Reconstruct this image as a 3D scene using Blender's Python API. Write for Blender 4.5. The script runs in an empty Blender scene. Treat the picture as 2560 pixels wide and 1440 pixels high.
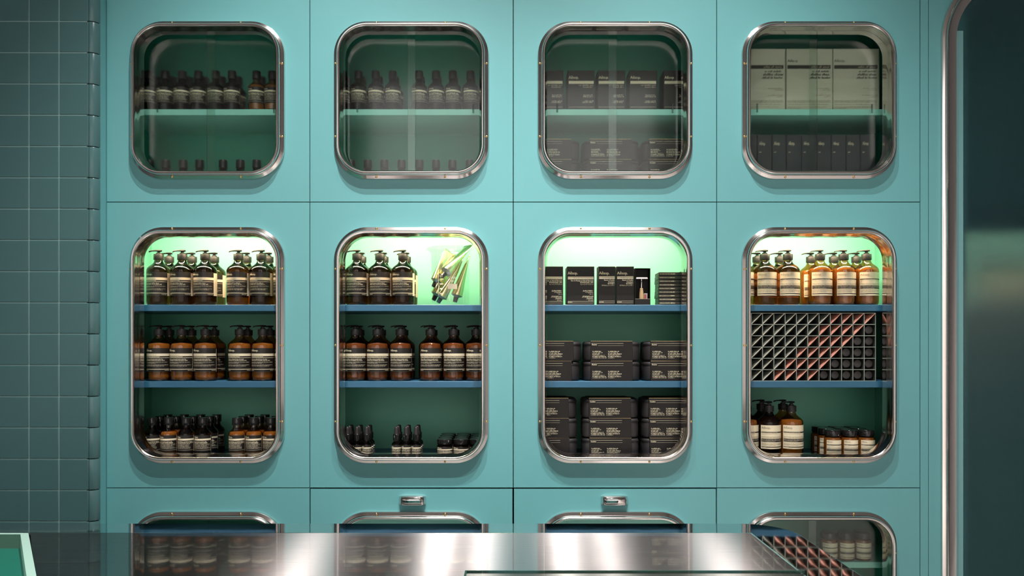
import bpy, bmesh, math, random
from math import sin, cos, pi, radians, sqrt
from mathutils import Vector, Matrix
random.seed(7)
SC = bpy.context.scene
COL = SC.collection

# ------------------------------------------------------------------ camera
CY, CZ, F = -2.6, 1.33, 2000.0            # camera y, camera height, focal length in pixels (2560 wide)
HX, HY = 1280.0, 862.0                    # vanishing point / horizon in the photograph
cam = bpy.data.cameras.new('camera')
cam.sensor_width = 36.0
cam.lens = F / 2560 * 36
cam.shift_y = (HY - 720) / 2560
cam.clip_start = 0.05
camo = bpy.data.objects.new('camera', cam)
camo.location = (0, CY, CZ)
camo.rotation_euler = (pi / 2, 0, 0)
COL.objects.link(camo)
SC.camera = camo

def W(px, py, y):
    """real place of a pixel at room depth y (cabinet fronts stand at y = 0)"""
    d = y - CY
    return Vector(((px - HX) * d / F, y, CZ - (py - HY) * d / F))
def WX(px, y): return (px - HX) * (y - CY) / F
def WZ(py, y): return CZ - (py - HY) * (y - CY) / F

# ------------------------------------------------------------------ world, exposure, lamps
world = bpy.data.worlds.new('world'); SC.world = world
world.use_nodes = True
world.node_tree.nodes['Background'].inputs[0].default_value = (0.75, 0.8, 0.85, 1)
world.node_tree.nodes['Background'].inputs[1].default_value = 0.03
SC.view_settings.view_transform = 'Standard'
SC.view_settings.look = 'None'
SC.view_settings.gamma = 1
SC.view_settings.use_curve_mapping = False
SC.view_settings.exposure = 0.15
try:
    SC.cycles.max_bounces = 12
    SC.cycles.transmission_bounces = 10
    SC.cycles.glossy_bounces = 6
    SC.cycles.transparent_max_bounces = 16
    SC.cycles.blur_glossy = 0.6
    SC.cycles.sample_clamp_indirect = 6
except Exception:
    pass

def area_lamp(name, loc, target, sx, sy, power, color, spread=180):
    l = bpy.data.lights.new(name, 'AREA')
    l.shape = 'RECTANGLE'; l.size = sx; l.size_y = sy
    l.energy = power; l.color = color; l.spread = radians(spread)
    o = bpy.data.objects.new(name, l); COL.objects.link(o)
    o.location = loc
    o.rotation_euler = (Vector(target) - Vector(loc)).to_track_quat('-Z', 'Y').to_euler()
    return o
WARM = (1.0, 0.955, 0.92)
def spot_lamp(name, loc, target, angle, power, color, radius=.02):
    l = bpy.data.lights.new(name, 'SPOT')
    l.energy = power; l.color = color; l.spot_size = radians(angle); l.spot_blend = 1.0; l.shadow_soft_size = radius
    o = bpy.data.objects.new(name, l); COL.objects.link(o)
    o.location = loc
    o.rotation_euler = (Vector(target) - Vector(loc)).to_track_quat('-Z', 'Y').to_euler()
    return o
KEYP = 268
for x, y, tx, tz, p in [(-.42, -1.15, -.84, -.45, 1.25), (.30, -1.15, .72, -.45, 1.1), (-.17, -1.6, -.80, -.2, .9), (.55, -1.6, .76, -.2, .8)]:
    spot_lamp('ceiling_spotlight', (x, y, 4.15), (tx, 0, tz), 60, KEYP * p, WARM)
for x in (-1.3, 1.3):
    for y in (-3.0, -5.2):
        spot_lamp('room_fill_light', (x, y, 4.2), (x, y - .5, 0), 96, 1300, (1.0, .91, .86), .05)  # added lamps, unseen: brighten what the steel mirrors and fill the cabinets
# area light added high behind the viewer: veil on the panes, front fill
area_lamp('veil_fill_light', (0, -6.36, 3.55), (0, 0, 3.55), 3.2, 1.4, 20, (1.0, 0.95, 0.92))

# ------------------------------------------------------------------ materials
def mat(name, base, rough=.5, metal=0., spec=.5, **k):
    m = bpy.data.materials.new(name); m.use_nodes = True
    b = m.node_tree.nodes['Principled BSDF']
    b.inputs['Base Color'].default_value = (*base, 1)
    b.inputs['Roughness'].default_value = rough
    b.inputs['Metallic'].default_value = metal
    b.inputs['Specular IOR Level'].default_value = spec
    for kk, v in k.items():
        b.inputs[kk.replace('_', ' ')].default_value = v
    return m
def nodes(m): return m.node_tree.nodes, m.node_tree.links, m.node_tree.nodes['Principled BSDF']
def tint_noise(m, scale, amount, stretch=(1, 1, 1)):
    """gentle uneven colour on the paint itself"""
    n, l, b = nodes(m)
    tc = n.new('ShaderNodeTexCoord'); mp = n.new('ShaderNodeMapping'); mp.inputs['Scale'].default_value = stretch
    nz = n.new('ShaderNodeTexNoise'); nz.inputs['Scale'].default_value = scale; nz.inputs['Detail'].default_value = 4
    l.new(tc.outputs['Object'], mp.inputs[0]); l.new(mp.outputs[0], nz.inputs[0])
    c = b.inputs['Base Color'].default_value[:]
    r = n.new('ShaderNodeValToRGB')
    r.color_ramp.elements[0].position = .3; r.color_ramp.elements[1].position = .7
    r.color_ramp.elements[0].color = [x * (1 - amount) for x in c[:3]] + [1]
    r.color_ramp.elements[1].color = [min(1, x * (1 + amount)) for x in c[:3]] + [1]
    l.new(nz.outputs[0], r.inputs[0]); l.new(r.outputs[0], b.inputs['Base Color'])
    return m
def bump(m, scale, strength, dist=.001, stretch=(1, 1, 1), detail=2):
    n, l, b = nodes(m)
    tc = n.new('ShaderNodeTexCoord'); mp = n.new('ShaderNodeMapping'); mp.inputs['Scale'].default_value = stretch
    nz = n.new('ShaderNodeTexNoise'); nz.inputs['Scale'].default_value = scale; nz.inputs['Detail'].default_value = detail
    bp = n.new('ShaderNodeBump'); bp.inputs['Strength'].default_value = strength; bp.inputs['Distance'].default_value = dist
    l.new(tc.outputs['Object'], mp.inputs[0]); l.new(mp.outputs[0], nz.inputs[0])
    l.new(nz.outputs[0], bp.inputs['Height']); l.new(bp.outputs[0], b.inputs['Normal'])
    return m

M = {}
M['teal'] = bump(tint_noise(mat('teal_satin_paint', (.118, .352, .368), .42, spec=.55), 3, .02), 90, .05, .0004)
M['inner'] = tint_noise(mat('inner_green_paint_lit', (.115, .41, .29), .5), 4, .03)  # inner green lightened for the LED-lit cabinets, light put into the colour
M['inner_shaded'] = tint_noise(mat('inner_green_paint_shaded', (.05, .36, .27), .5), 4, .03)  # same inner green, deeper copy for unlit cabinets, shade put into the colour
M['mint'] = mat('mint_shelf_paint', (.25, .60, .52), .45)
M['blue'] = tint_noise(mat('blue_shelf_paint', (.022, .105, .185), .38), 6, .05)
M['gap'] = mat('dark_joint', (.01, .016, .016), .9)
M['steel'] = bump(mat('polished_steel_frame', (.74, .71, .69), .13, 1.), 300, .03, .0003, (1, 1, .05))
M['chrome'] = mat('chrome', (.8, .77, .75), .06, 1.)
M['brass'] = mat('brass_screw', (.85, .55, .22), .2, 1.)
M['tile'] = bump(tint_noise(mat('dark_teal_glazed_tile', (.060, .140, .146), .25, spec=.4), 2.5, .06), 14, .03, .002)
M['grout'] = mat('teal_grout', (.20, .33, .33), .85)
M['black'] = mat('black_plastic', (.012, .012, .012), .38)
M['pump'] = mat('black_pump_plastic', (.010, .0095, .009), .48, spec=.35)
M['gloss_black'] = mat('gloss_black_cap', (.008, .008, .008), .12)
M['rubber'] = mat('black_rubber', (.014, .012, .012), .5)
M['lab_black'] = mat('black_label_paper', (.011, .0095, .008), .42)
M['lab_cream'] = mat('cream_label_paper', (.66, .60, .43), .55)
M['ink_cream'] = mat('cream_ink', (.66, .60, .42), .55)
M['ink_grey'] = mat('cream_small_print', (.36, .33, .24), .55)
M['ink_black'] = mat('black_ink', (.015, .014, .012), .5)
M['ink_brown'] = mat('faded_dark_print', (.28, .25, .17), .5)
M['carton'] = mat('black_carton', (.009, .008, .0075), .5, spec=.28)
M['carton_in'] = mat('black_carton_inside', (.008, .008, .008), .7)
M['gold_edge'] = mat('gold_foil_edge', (.60, .45, .20), .35, .8)
M['cream_box'] = mat('cream_carton', (.42, .43, .34), .6)
M['fabric'] = bump(mat('black_nylon_fabric', (.014, .012, .013), .6), 900, .2, .0004)
M['slate'] = mat('slate_carton', (.022, .028, .033), .5)
M['gold_tube'] = mat('brass_foil_tube', (.80, .70, .40), .16, 1.)
M['dark_tube'] = mat('dark_aluminium_tube', (.13, .15, .13), .32, .35)
M['copper_tube'] = mat('copper_aluminium_tube', (.50, .20, .15), .34, .4)
M['crimp_pale'] = mat('pale_metal_crimp', (.60, .58, .47), .45, .3)
M['crimp_copper'] = mat('copper_crimp', (.85, .46, .34), .45, .3)
M['rack'] = mat('dark_rack_sheet', (.05, .052, .05), .5)
M['rack_edge'] = mat('pale_rack_edge', (.25, .30, .26), .4, .2)
M['wood'] = tint_noise(mat('pale_maple_wood', (.66, .46, .24), .45), 60, .12, (1, 1, .1))
M['red'] = mat('red_print', (.5, .06, .04), .5)
M['white_ink'] = mat('white_enamel_print', (.8, .8, .76), .5)
M['grey_pane'] = mat('steel_shoulder', (.45, .5, .52), .3, 1.)
M['pale_glass_edge'] = mat('pale_green_rim', (.30, .46, .40), .25)
M['emerald'] = mat('emerald_tray_lining', (.006, .10, .07), .3)
M['emerald_wall'] = mat('dull_green_tray_wall', (.05, .12, .09), .4)
M['dark_glass_edge'] = mat('dark_green_glass_edge', (.01, .05, .04), .2)
M['floor'] = tint_noise(mat('grey_terrazzo_floor', (.30, .29, .28), .3), 40, .15)
M['ceil'] = mat('ceiling_paint', (.14, .135, .13), .8)
M['room'] = mat('warm_grey_plaster', (.60, .57, .56), .8)
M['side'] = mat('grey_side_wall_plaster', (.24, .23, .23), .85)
M['led'] = mat('led_strip', (.9, .9, .85), .4)
n_, l_, b_ = nodes(M['led'])
b_.inputs['Emission Color'].default_value = (1.0, .66, .44, 1); b_.inputs['Emission Strength'].default_value = 215
M['led_dim'] = mat('dim_led_strip', (.9, .9, .85), .4)
n_, l_, b_ = nodes(M['led_dim'])
b_.inputs['Emission Color'].default_value = (1., .9, .62, 1); b_.inputs['Emission Strength'].default_value = 70

def amber(name, col, ior=1.4):
    return mat(name, col, .015, 0, .5, Transmission_Weight=1., IOR=ior)
M['amber'] = amber('amber_glass_filled', (.30, .115, .03))
M['amber_dark'] = amber('dark_amber_glass_filled', (.15, .062, .022))
def schlick(n, l):
    """share of mirrored light on glass, the same on both faces of the sheet"""
    lw = n.new('ShaderNodeLayerWeight'); lw.inputs['Blend'].default_value = .5
    p = n.new('ShaderNodeMath'); p.operation = 'POWER'; p.inputs[1].default_value = 70
    q = n.new('ShaderNodeMath'); q.operation = 'MULTIPLY_ADD'; q.inputs[1].default_value = .96; q.inputs[2].default_value = .04
    l.new(lw.outputs['Facing'], p.inputs[0]); l.new(p.outputs[0], q.inputs[0])
    return q
def clear_glass(name, tint=(1, 1, 1), gloss=.05, refl=1.0, f0=.04):
    m = bpy.data.materials.new(name); m.use_nodes = True
    n, l = m.node_tree.nodes, m.node_tree.links
    n.remove(n['Principled BSDF'])
    t = n.new('ShaderNodeBsdfTransparent'); t.inputs[0].default_value = (*tint, 1)
    g = n.new('ShaderNodeBsdfGlossy'); g.inputs['Roughness'].default_value = gloss
    g.inputs[0].default_value = (refl, refl, refl, 1)
    f = schlick(n, l); f.inputs[2].default_value = f0
    x = n.new('ShaderNodeMixShader')
    l.new(f.outputs[0], x.inputs[0]); l.new(t.outputs[0], x.inputs[1]); l.new(g.outputs[0], x.inputs[2])
    l.new(x.outputs[0], n['Material Output'].inputs[0])
    return m
def wavy_glass(name, tint, rough, share, bscale, bstr, grough, ior=1.06, haze=0):
    """rolled glass: part of the light passes straight, part is bent by the hammered surface"""
    m = bpy.data.materials.new(name); m.use_nodes = True
    n, l = m.node_tree.nodes, m.node_tree.links
    n.remove(n['Principled BSDF'])
    tc = n.new('ShaderNodeTexCoord')
    nz = n.new('ShaderNodeTexNoise'); nz.inputs['Scale'].default_value = bscale; nz.inputs['Detail'].default_value = 1
    bp = n.new('ShaderNodeBump'); bp.inputs['Strength'].default_value = bstr; bp.inputs['Distance'].default_value = .001
    l.new(tc.outputs['Object'], nz.inputs[0]); l.new(nz.outputs[0], bp.inputs['Height'])
    t = n.new('ShaderNodeBsdfTransparent'); t.inputs[0].default_value = (*tint, 1)
    r = n.new('ShaderNodeBsdfRefraction'); r.inputs[0].default_value = (*tint, 1)
    r.inputs['Roughness'].default_value = rough; r.inputs['IOR'].default_value = ior
    l.new(bp.outputs[0], r.inputs['Normal'])
    x1 = n.new('ShaderNodeMixShader'); x1.inputs[0].default_value = share
    l.new(t.outputs[0], x1.inputs[1]); l.new(r.outputs[0], x1.inputs[2])
    if haze:
        df = n.new('ShaderNodeBsdfDiffuse'); df.inputs[0].default_value = (.03, .11, .14, 1)
        x3 = n.new('ShaderNodeMixShader'); x3.inputs[0].default_value = haze
        l.new(x1.outputs[0], x3.inputs[1]); l.new(df.outputs[0], x3.inputs[2]); x1 = x3
    g = n.new('ShaderNodeBsdfGlossy'); g.inputs['Roughness'].default_value = grough
    if haze: g.inputs[0].default_value = (.4, .62, .68, 1)
    f = schlick(n, l)
    x2 = n.new('ShaderNodeMixShader')
    l.new(f.outputs[0], x2.inputs[0]); l.new(x1.outputs[0], x2.inputs[1]); l.new(g.outputs[0], x2.inputs[2])
    l.new(x2.outputs[0], n['Material Output'].inputs[0])
    return m
M['cream_amber'] = clear_glass('amber_glass_over_cream', (.66, .385, .135), .02, 1., .07)
M['cream_amber_dark'] = clear_glass('brown_glass_over_cream', (.60, .32, .15), .02, 1., .07)
M['contents'] = mat('cream_lotion_inside', (.40, .37, .27), .6)
M['contents_dark'] = mat('dull_lotion_inside', (.27, .25, .2), .6)
M['beaker'] = clear_glass('clear_beaker_glass', (.97, .99, .97), .02, 1., .07)
M['pane'] = wavy_glass('rolled_cabinet_glass', (.94, .98, .96), .09, .52, 380, .8, .08, 1.1)
M['frost'] = wavy_glass('frosted_door_glass', (.88, .93, .93), .6, .92, 700, .6, .3, 1.4, .15)

# brushed steel with grain along x
M['brushed'] = bpy.data.materials.new('brushed_steel_under_glass'); M['brushed'].use_nodes = True
n_, l_ = M['brushed'].node_tree.nodes, M['brushed'].node_tree.links
n_.remove(n_['Principled BSDF'])
tg_ = n_.new('ShaderNodeTangent'); tg_.direction_type = 'UV_MAP'; tg_.uv_map = 'grain'
tc_ = n_.new('ShaderNodeTexCoord'); mp_ = n_.new('ShaderNodeMapping'); mp_.inputs['Scale'].default_value = (6, 900, 1)
nz_ = n_.new('ShaderNodeTexNoise'); nz_.inputs['Scale'].default_value = 1; nz_.inputs['Detail'].default_value = 3
mr_ = n_.new('ShaderNodeMapRange'); mr_.inputs[3].default_value = .25; mr_.inputs[4].default_value = .32
l_.new(tc_.outputs['Object'], mp_.inputs[0]); l_.new(mp_.outputs[0], nz_.inputs[0]); l_.new(nz_.outputs[0], mr_.inputs[0])
ga_ = n_.new('ShaderNodeBsdfAnisotropic'); ga_.inputs['Color'].default_value = (.24, .225, .225, 1); ga_.inputs['Anisotropy'].default_value = .82
l_.new(mr_.outputs[0], ga_.inputs['Roughness']); l_.new(tg_.outputs[0], ga_.inputs['Tangent'])
gs_ = n_.new('ShaderNodeBsdfGlossy'); gs_.inputs['Roughness'].default_value = .03
mx_ = n_.new('ShaderNodeMixShader')
sk_ = schlick(n_, l_); sk_.inputs[2].default_value = .34
l_.new(sk_.outputs[0], mx_.inputs[0]); l_.new(ga_.outputs[0], mx_.inputs[1]); l_.new(gs_.outputs[0], mx_.inputs[2])
l_.new(mx_.outputs[0], n_['Material Output'].inputs[0])
M['polished'] = bump(mat('mirror_polished_steel', (.62, .62, .63), .035, 1.), 9, .05, .002)

# ------------------------------------------------------------------ mesh helpers
def mesh(name, verts, faces, mats, fm=None, smooth=None):
    me = bpy.data.meshes.new(name)
    me.from_pydata([tuple(v) for v in verts], [], faces)
    if not isinstance(mats, (list, tuple)): mats = [mats]
    for m in mats: me.materials.append(m)
    if fm: me.polygons.foreach_set('material_index', fm)
    if smooth is not None:
        me.polygons.foreach_set('use_smooth', [True] * len(me.polygons))
        me.set_sharp_from_angle(angle=radians(smooth))
    me.validate(); me.update()
    return me
def obj(name, me, parent=None, loc=(0, 0, 0), rot=(0, 0, 0)):
    o = bpy.data.objects.new(name, me); COL.objects.link(o)
    o.location = loc; o.rotation_euler = rot
    if parent: o.parent = parent
    if name == 'lettering': o['kind'] = 'stuff'
    return o
def thing(name, label, cat, loc=(0, 0, 0), rz=0, group=None):
    o = obj(name, None, None, loc, (0, 0, rz))
    o.empty_display_size = .05
    tag(o, label, cat, group)
    return o
def tag(o, label=None, cat=None, group=None, kind=None):
    if label: o['label'] = label
    if cat: o['category'] = cat
    if group: o['group'] = group
    if kind: o['kind'] = kind
    return o
BOXF = [(0, 1, 3, 2), (4, 6, 7, 5), (0, 4, 5, 1), (2, 3, 7, 6), (0, 2, 6, 4), (1, 5, 7, 3)]
def boxv(x0, x1, y0, y1, z0, z1):
    return [(x, y, z) for x in (x0, x1) for y in (y0, y1) for z in (z0, z1)]
def box_mesh(name, x0, x1, y0, y1, z0, z1, m, bev=0, seg=2):
    me = mesh(name, boxv(x0, x1, y0, y1, z0, z1), BOXF, m)
    if bev:
        bm = bmesh.new(); bm.from_mesh(me)
        bmesh.ops.bevel(bm, geom=bm.edges[:], offset=bev, segments=seg, affect='EDGES', profile=.5)
        bm.to_mesh(me); bm.free()
        me.polygons.foreach_set('use_smooth', [max(abs(c) for c in p.normal) < .999 for p in me.polygons])
    bm = bmesh.new(); bm.from_mesh(me); bmesh.ops.recalc_face_normals(bm, faces=bm.faces[:]); bm.to_mesh(me); bm.free()
    return me
def lathe(name, prof, m, n=36, smooth=40):
    vs, fs = [], []
    rows = []
    for r, z in prof:
        if r < 1e-6:
            rows.append([len(vs)]); vs.append((0, 0, z))
        else:
            rows.append(list(range(len(vs), len(vs) + n)))
            vs += [(r * cos(2 * pi * i / n), r * sin(2 * pi * i / n), z) for i in range(n)]
    for a, b in zip(rows[:-1], rows[1:]):
        for i in range(n):
            j = (i + 1) % n
            if len(a) == 1 and len(b) == 1: continue
            if len(a) == 1: fs.append((a[0], b[j], b[i]))
            elif len(b) == 1: fs.append((a[i], a[j], b[0]))
            else: fs.append((a[i], a[j], b[j], b[i]))
    return mesh(name, vs, fs, m, smooth=smooth)
def rloop(w, h, r, n=12):
    """rounded rectangle, counter-clockwise seen from -y, as (x, z, corner centre x, corner centre z, on_arc)"""
    pts = []
    for cx, cz, a0 in ((w / 2 - r, h / 2 - r, 0), (-w / 2 + r, h / 2 - r, 90), (-w / 2 + r, -h / 2 + r, 180), (w / 2 - r, -h / 2 + r, 270)):
        for i in range(n + 1):
            a = radians(a0 + 90 * i / n)
            pts.append((cx, cz, cos(a), sin(a)))
    return pts
def sweep_frame(name, w, h, r, prof, m, n=14, smooth=35, keep=None):
    L = rloop(w, h, r, n); k = len(prof); vs, fs = [], []
    for cx, cz, c, s in L:
        for u, y in prof:
            vs.append((cx + (r - u) * c, y, cz + (r - u) * s))
    N = len(L)
    for i in range(N):
        j = (i + 1) % N
        for q in range(k - 1):
            fs.append((i * k + q, i * k + q + 1, j * k + q + 1, j * k + q))
    me = mesh(name, vs, fs, m, smooth=smooth)
    return me
def holed_panel(name, x0, x1, z0, z1, cx, cz, w, h, r, y0, y1, m, n=12):
    """board with a rounded window cut out of it"""
    L = rloop(w, h, r, n); inner, outer = [], []
    k = n + 1
    for q, (ax, az, c, s) in enumerate(L):
        ix, iz = cx + ax + r * c, cz + az + r * s
        inner.append((ix, iz))
        corner, t = divmod(q, k); t /= n
        ex = x1 if corner in (0, 3) else x0; ez = z1 if corner in (0, 1) else z0
        ccx, ccz = cx + ax, cz + az
        # walk from one straight edge round the outer corner to the next
        seq = {0: ((x1, ccz), (x1, z1), (ccx, z1)), 1: ((ccx, z1), (x0, z1), (x0, ccz)),
               2: ((x0, ccz), (x0, z0), (ccx, z0)), 3: ((ccx, z0), (x1, z0), (x1, ccz))}[corner]
        if t <= .5: a, b, tt = seq[0], seq[1], t * 2
        else: a, b, tt = seq[1], seq[2], t * 2 - 1
        outer.append((a[0] + (b[0] - a[0]) * tt, a[1] + (b[1] - a[1]) * tt))
    N = len(L); vs = []
    for y in (y0, y1):
        vs += [(x, y, z) for x, z in inner] + [(x, y, z) for x, z in outer]
    fs = []
    for i in range(N):
        j = (i + 1) % N
        fs.append((i, N + i, N + j, j)); fs.append((2 * N + i, 2 * N + j, 3 * N + j, 3 * N + i))
        fs.append((i, j, 2 * N + j, 2 * N + i)); fs.append((N + i, 3 * N + i, 3 * N + j, N + j))
    me = mesh(name, vs, fs, m)
    bm = bmesh.new(); bm.from_mesh(me)
    bmesh.ops.remove_doubles(bm, verts=bm.verts[:], dist=1e-6)
    bmesh.ops.dissolve_degenerate(bm, edges=bm.edges[:], dist=1e-6)
    bmesh.ops.recalc_face_normals(bm, faces=bm.faces[:]); bm.to_mesh(me); bm.free()
    return me
def prism(name, poly, z0, z1, m):
    n = len(poly)
    vs = [(x, y, z0) for x, y in poly] + [(x, y, z1) for x, y in poly]
    fs = [tuple(range(n))[::-1], tuple(range(n, 2 * n))] + [(i, (i + 1) % n, n + (i + 1) % n, n + i) for i in range(n)]
    me = mesh(name, vs, fs, m)
    bm = bmesh.new(); bm.from_mesh(me); bmesh.ops.recalc_face_normals(bm, faces=bm.faces[:]); bm.to_mesh(me); bm.free()
    return me
def loft(name, loops, m, closed_ends=True, smooth=40):
    vs, fs, n = [], [], len(loops[0])
    for lp in loops: vs += lp
    for a in range(len(loops) - 1):
        for i in range(n):
            j = (i + 1) % n
            fs.append((a * n + i, a * n + j, (a + 1) * n + j, (a + 1) * n + i))
    if closed_ends:
        fs.append(tuple(range(n))[::-1]); fs.append(tuple(range((len(loops) - 1) * n, len(loops) * n)))
    me = mesh(name, vs, fs, m, smooth=smooth)
    bm = bmesh.new(); bm.from_mesh(me); bmesh.ops.recalc_face_normals(bm, faces=bm.faces[:]); bm.to_mesh(me); bm.free()
    return me

# ------------------------------------------------------------------ flat print: lettering and stripes
_tc = {}
def text_geo(s):
    if s not in _tc:
        c = bpy.data.curves.new('lettering', 'FONT'); c.body = s; c.size = 1; c.resolution_u = 2
        o = bpy.data.objects.new('lettering', c); me = bpy.data.meshes.new_from_object(o)
        _tc[s] = ([(v.co.x, v.co.y) for v in me.vertices], [tuple(p.vertices) for p in me.polygons])
        bpy.data.objects.remove(o); bpy.data.curves.remove(c); bpy.data.meshes.remove(me)
    return _tc[s]
class Print:
    """collects label paper, stripes and letters; on a cylinder of radius R, or flat on a box front"""
    def __init__(s, R=None, rot=0.):
        s.R, s.rot = R, rot
        s.p = {'label': ([], [], [], []), 'lettering': ([], [], [], [])}
    def pt(s, x, z, lay):
        e = .00035 + lay * .0002
        if s.R is None: return (x, -e, z)
        a = x / s.R + s.rot
        return ((s.R + e) * sin(a), -(s.R + e) * cos(a), z)
    def mi(s, part, m):
        ms = s.p[part][2]
        if m not in ms: ms.append(m)
        return ms.index(m)
    def rect(s, x0, x1, z0, z1, m, lay=0, part='label'):
        v, f, ms, fm = s.p[part]
        k = 1 if s.R is None else max(1, int(abs(x1 - x0) / s.R / radians(7)) + 1)
        b = len(v)
        for i in range(k + 1):
            x = x0 + (x1 - x0) * i / k
            v.append(s.pt(x, z0, lay)); v.append(s.pt(x, z1, lay))
        q = s.mi(part, m)
        for i in range(k):
            f.append((b + 2 * i, b + 2 * i + 2, b + 2 * i + 3, b + 2 * i + 1)); fm.append(q)
    def text(s, t, x, z, size, m, align='l', lay=2, fit=None, bold=0):
        gv, gf = text_geo(t)
        if not gv: return
        wd = max(a for a, _ in gv)
        sx = size if fit is None else fit / wd
        x0 = x if align == 'l' else x - wd * sx if align == 'r' else x - wd * sx / 2
        for dx in ((0,) if not bold else (-bold, 0, bold)):
            v, f, ms, fm = s.p['lettering']; b = len(v)
            v += [s.pt(x0 + dx + a * sx, z + c * size, lay + dx * 100) for a, c in gv]
            f += [tuple(b + i for i in q) for q in gf]; fm += [s.mi('lettering', m)] * len(gf)
    def ticks(s, x0, x1, z, h, m, lay=2, seed=0, fill=.8):
        """a line of print too small to read: letter-sized marks in word groups"""
        rr = random.Random(seed * 131 + int(z * 1e5))
        end = x0 + (x1 - x0) * (fill + (1 - fill) * rr.random())
        x = x0; cw = h * .62
        while x < end - cw:
            for _ in range(rr.randint(2, 9)):
                if x > end - cw: break
                hh = h * rr.choice((.62, .62, .66, 1, .95))
                s.rect(x, x + cw * .72, z, z + hh, m, lay, 'lettering')
                x += cw
            x += cw * .8
    def build(s, name):
        out = []
        for part in ('label', 'lettering'):
            v, f, ms, fm = s.p[part]
            out.append(mesh(name + '_' + part, v, f, ms, fm) if v else None)
        return out

def put(kind, name, label, cat, loc, rz=0, group=None):
    """one individual of a kind: an Empty with copies of every part and sub-part (shared meshes)"""
    t = thing(name, label, cat, loc, rz, group)
    for pn, me, subs in kind:
        p = obj(pn, me, t)
        for sn, sm in subs:
            if sm: obj(sn, sm, p)
    return t

# ------------------------------------------------------------------ room shell
ROOM_X0, ROOM_X1, ROOM_Y0, ROOM_TOP = -2.6, 3.2, -6.4, 4.3
tag(obj('floor', box_mesh('floor', ROOM_X0, ROOM_X1, ROOM_Y0, 0.7, -.1, 0, M['floor'])), 'grey terrazzo shop floor', kind='structure')
tag(obj('ceiling', box_mesh('ceiling', ROOM_X0, ROOM_X1, ROOM_Y0, 0.7, ROOM_TOP, ROOM_TOP + .1, M['ceil'])), 'white painted shop ceiling', kind='structure')
tag(obj('wall_back', box_mesh('wall_back', ROOM_X0, ROOM_X1, ROOM_Y0 - .1, ROOM_Y0, 0, ROOM_TOP, M['room'])), 'grey plaster wall behind the viewer', kind='structure')
tag(obj('wall_left', box_mesh('wall_left', ROOM_X0 - .1, ROOM_X0, ROOM_Y0, 0.7, 0, ROOM_TOP, M['side'])), 'grey side wall', kind='structure')
tag(obj('wall_right', box_mesh('wall_right', ROOM_X1, ROOM_X1 + .1, ROOM_Y0, 0.7, 0, ROOM_TOP, M['side'])), 'grey side wall by the door', kind='structure')
tag(obj('wall_rear', box_mesh('wall_rear', ROOM_X0, ROOM_X1, .62, .7, 0, ROOM_TOP, M['room'])), 'wall behind the cabinets', kind='structure')

CELL, X0 = .661, -1.318
ZB = [.10, .865, 1.794, 2.50]
DEPTH = .32
tag(obj('trim_1', box_mesh('bulkhead', X0, X0 + 4 * CELL, 0, DEPTH, ZB[3] + .0013, ROOM_TOP, M['teal'])), 'teal painted bulkhead above the cabinets', kind='structure')
tag(obj('trim_2', box_mesh('plinth', X0, X0 + 4 * CELL, .04, DEPTH, 0, ZB[0] - .001, M['gap'])), 'dark recessed plinth under the cabinets', kind='structure')
# teal return beside the tiled pilaster, strip beside the door
tag(obj('trim_3', box_mesh('return_panel', X0 - .012, X0 - .0008, -.0462, .05, 0, ROOM_TOP, M['teal'])), 'narrow teal return panel beside the tiled pilaster', kind='structure')
XR = X0 + 4 * CELL
xs2 = WX(2321, 0)
tag(obj('trim_4', box_mesh('filler_strip', XR + .0013, xs2 - .001, 0, .03, 0, ROOM_TOP, M['teal'])), 'narrow teal filler strip between cabinets and door wall', kind='structure')

# tiled pilaster: every tile a piece
PY = -.07
wall = tag(obj('wall_pilaster', box_mesh('pilaster_core', ROOM_X0, X0 - .027, PY + .0016, .1, 0, ROOM_TOP, M['grout'])), 'dark teal tiled pilaster with rounded corner', kind='structure')
TP, TPZ, TJ = .0947, .0989, .0028
txr = WX(222, PY)
zj = WZ(53, PY)
def tile_mesh():
    me = box_mesh('square_tile', TJ / 2, TP - TJ / 2, 0, .008, TJ / 2, TPZ - TJ / 2, M['tile'], .0018, 2)
    return me
def corner_tile_mesh():
    r, n = .0235, 8
    prof = [(0, 0)] + [(r * sin(a), r - r * cos(a)) for a in [pi / 2 * i / n for i in range(1, n + 1)]]
    inn = [(x * .65 - .0005, y * .65 + .008) for x, y in prof]
    loops = []
    for z in (TJ / 2, TJ / 2 + .0015, TPZ - TJ / 2 - .0015, TPZ - TJ / 2):
        q = .0005 if z in (TJ / 2, TPZ - TJ / 2) else 0
        loops.append([(TJ / 2 + x - (q if i else 0), y + q, z) for i, (x, y) in enumerate(prof)] + [(TJ / 2 + x, y, z) for x, y in inn[::-1]])
    return loft('corner_tile', loops, M['tile'], smooth=40)
tm, cm = tile_mesh(), corner_tile_mesh()
k0 = -int(zj / TPZ)
for k in range(k0, int((ROOM_TOP - zj) / TPZ) + 1):
    z = zj + k * TPZ
    if z + TPZ > ROOM_TOP or z < 0: continue
    for c in range(7):
        obj('tile', tm, wall, (txr - (c + 1) * TP, PY, z))
    obj('corner_tile', cm, wall, (txr - .0005, PY, z))

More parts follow.
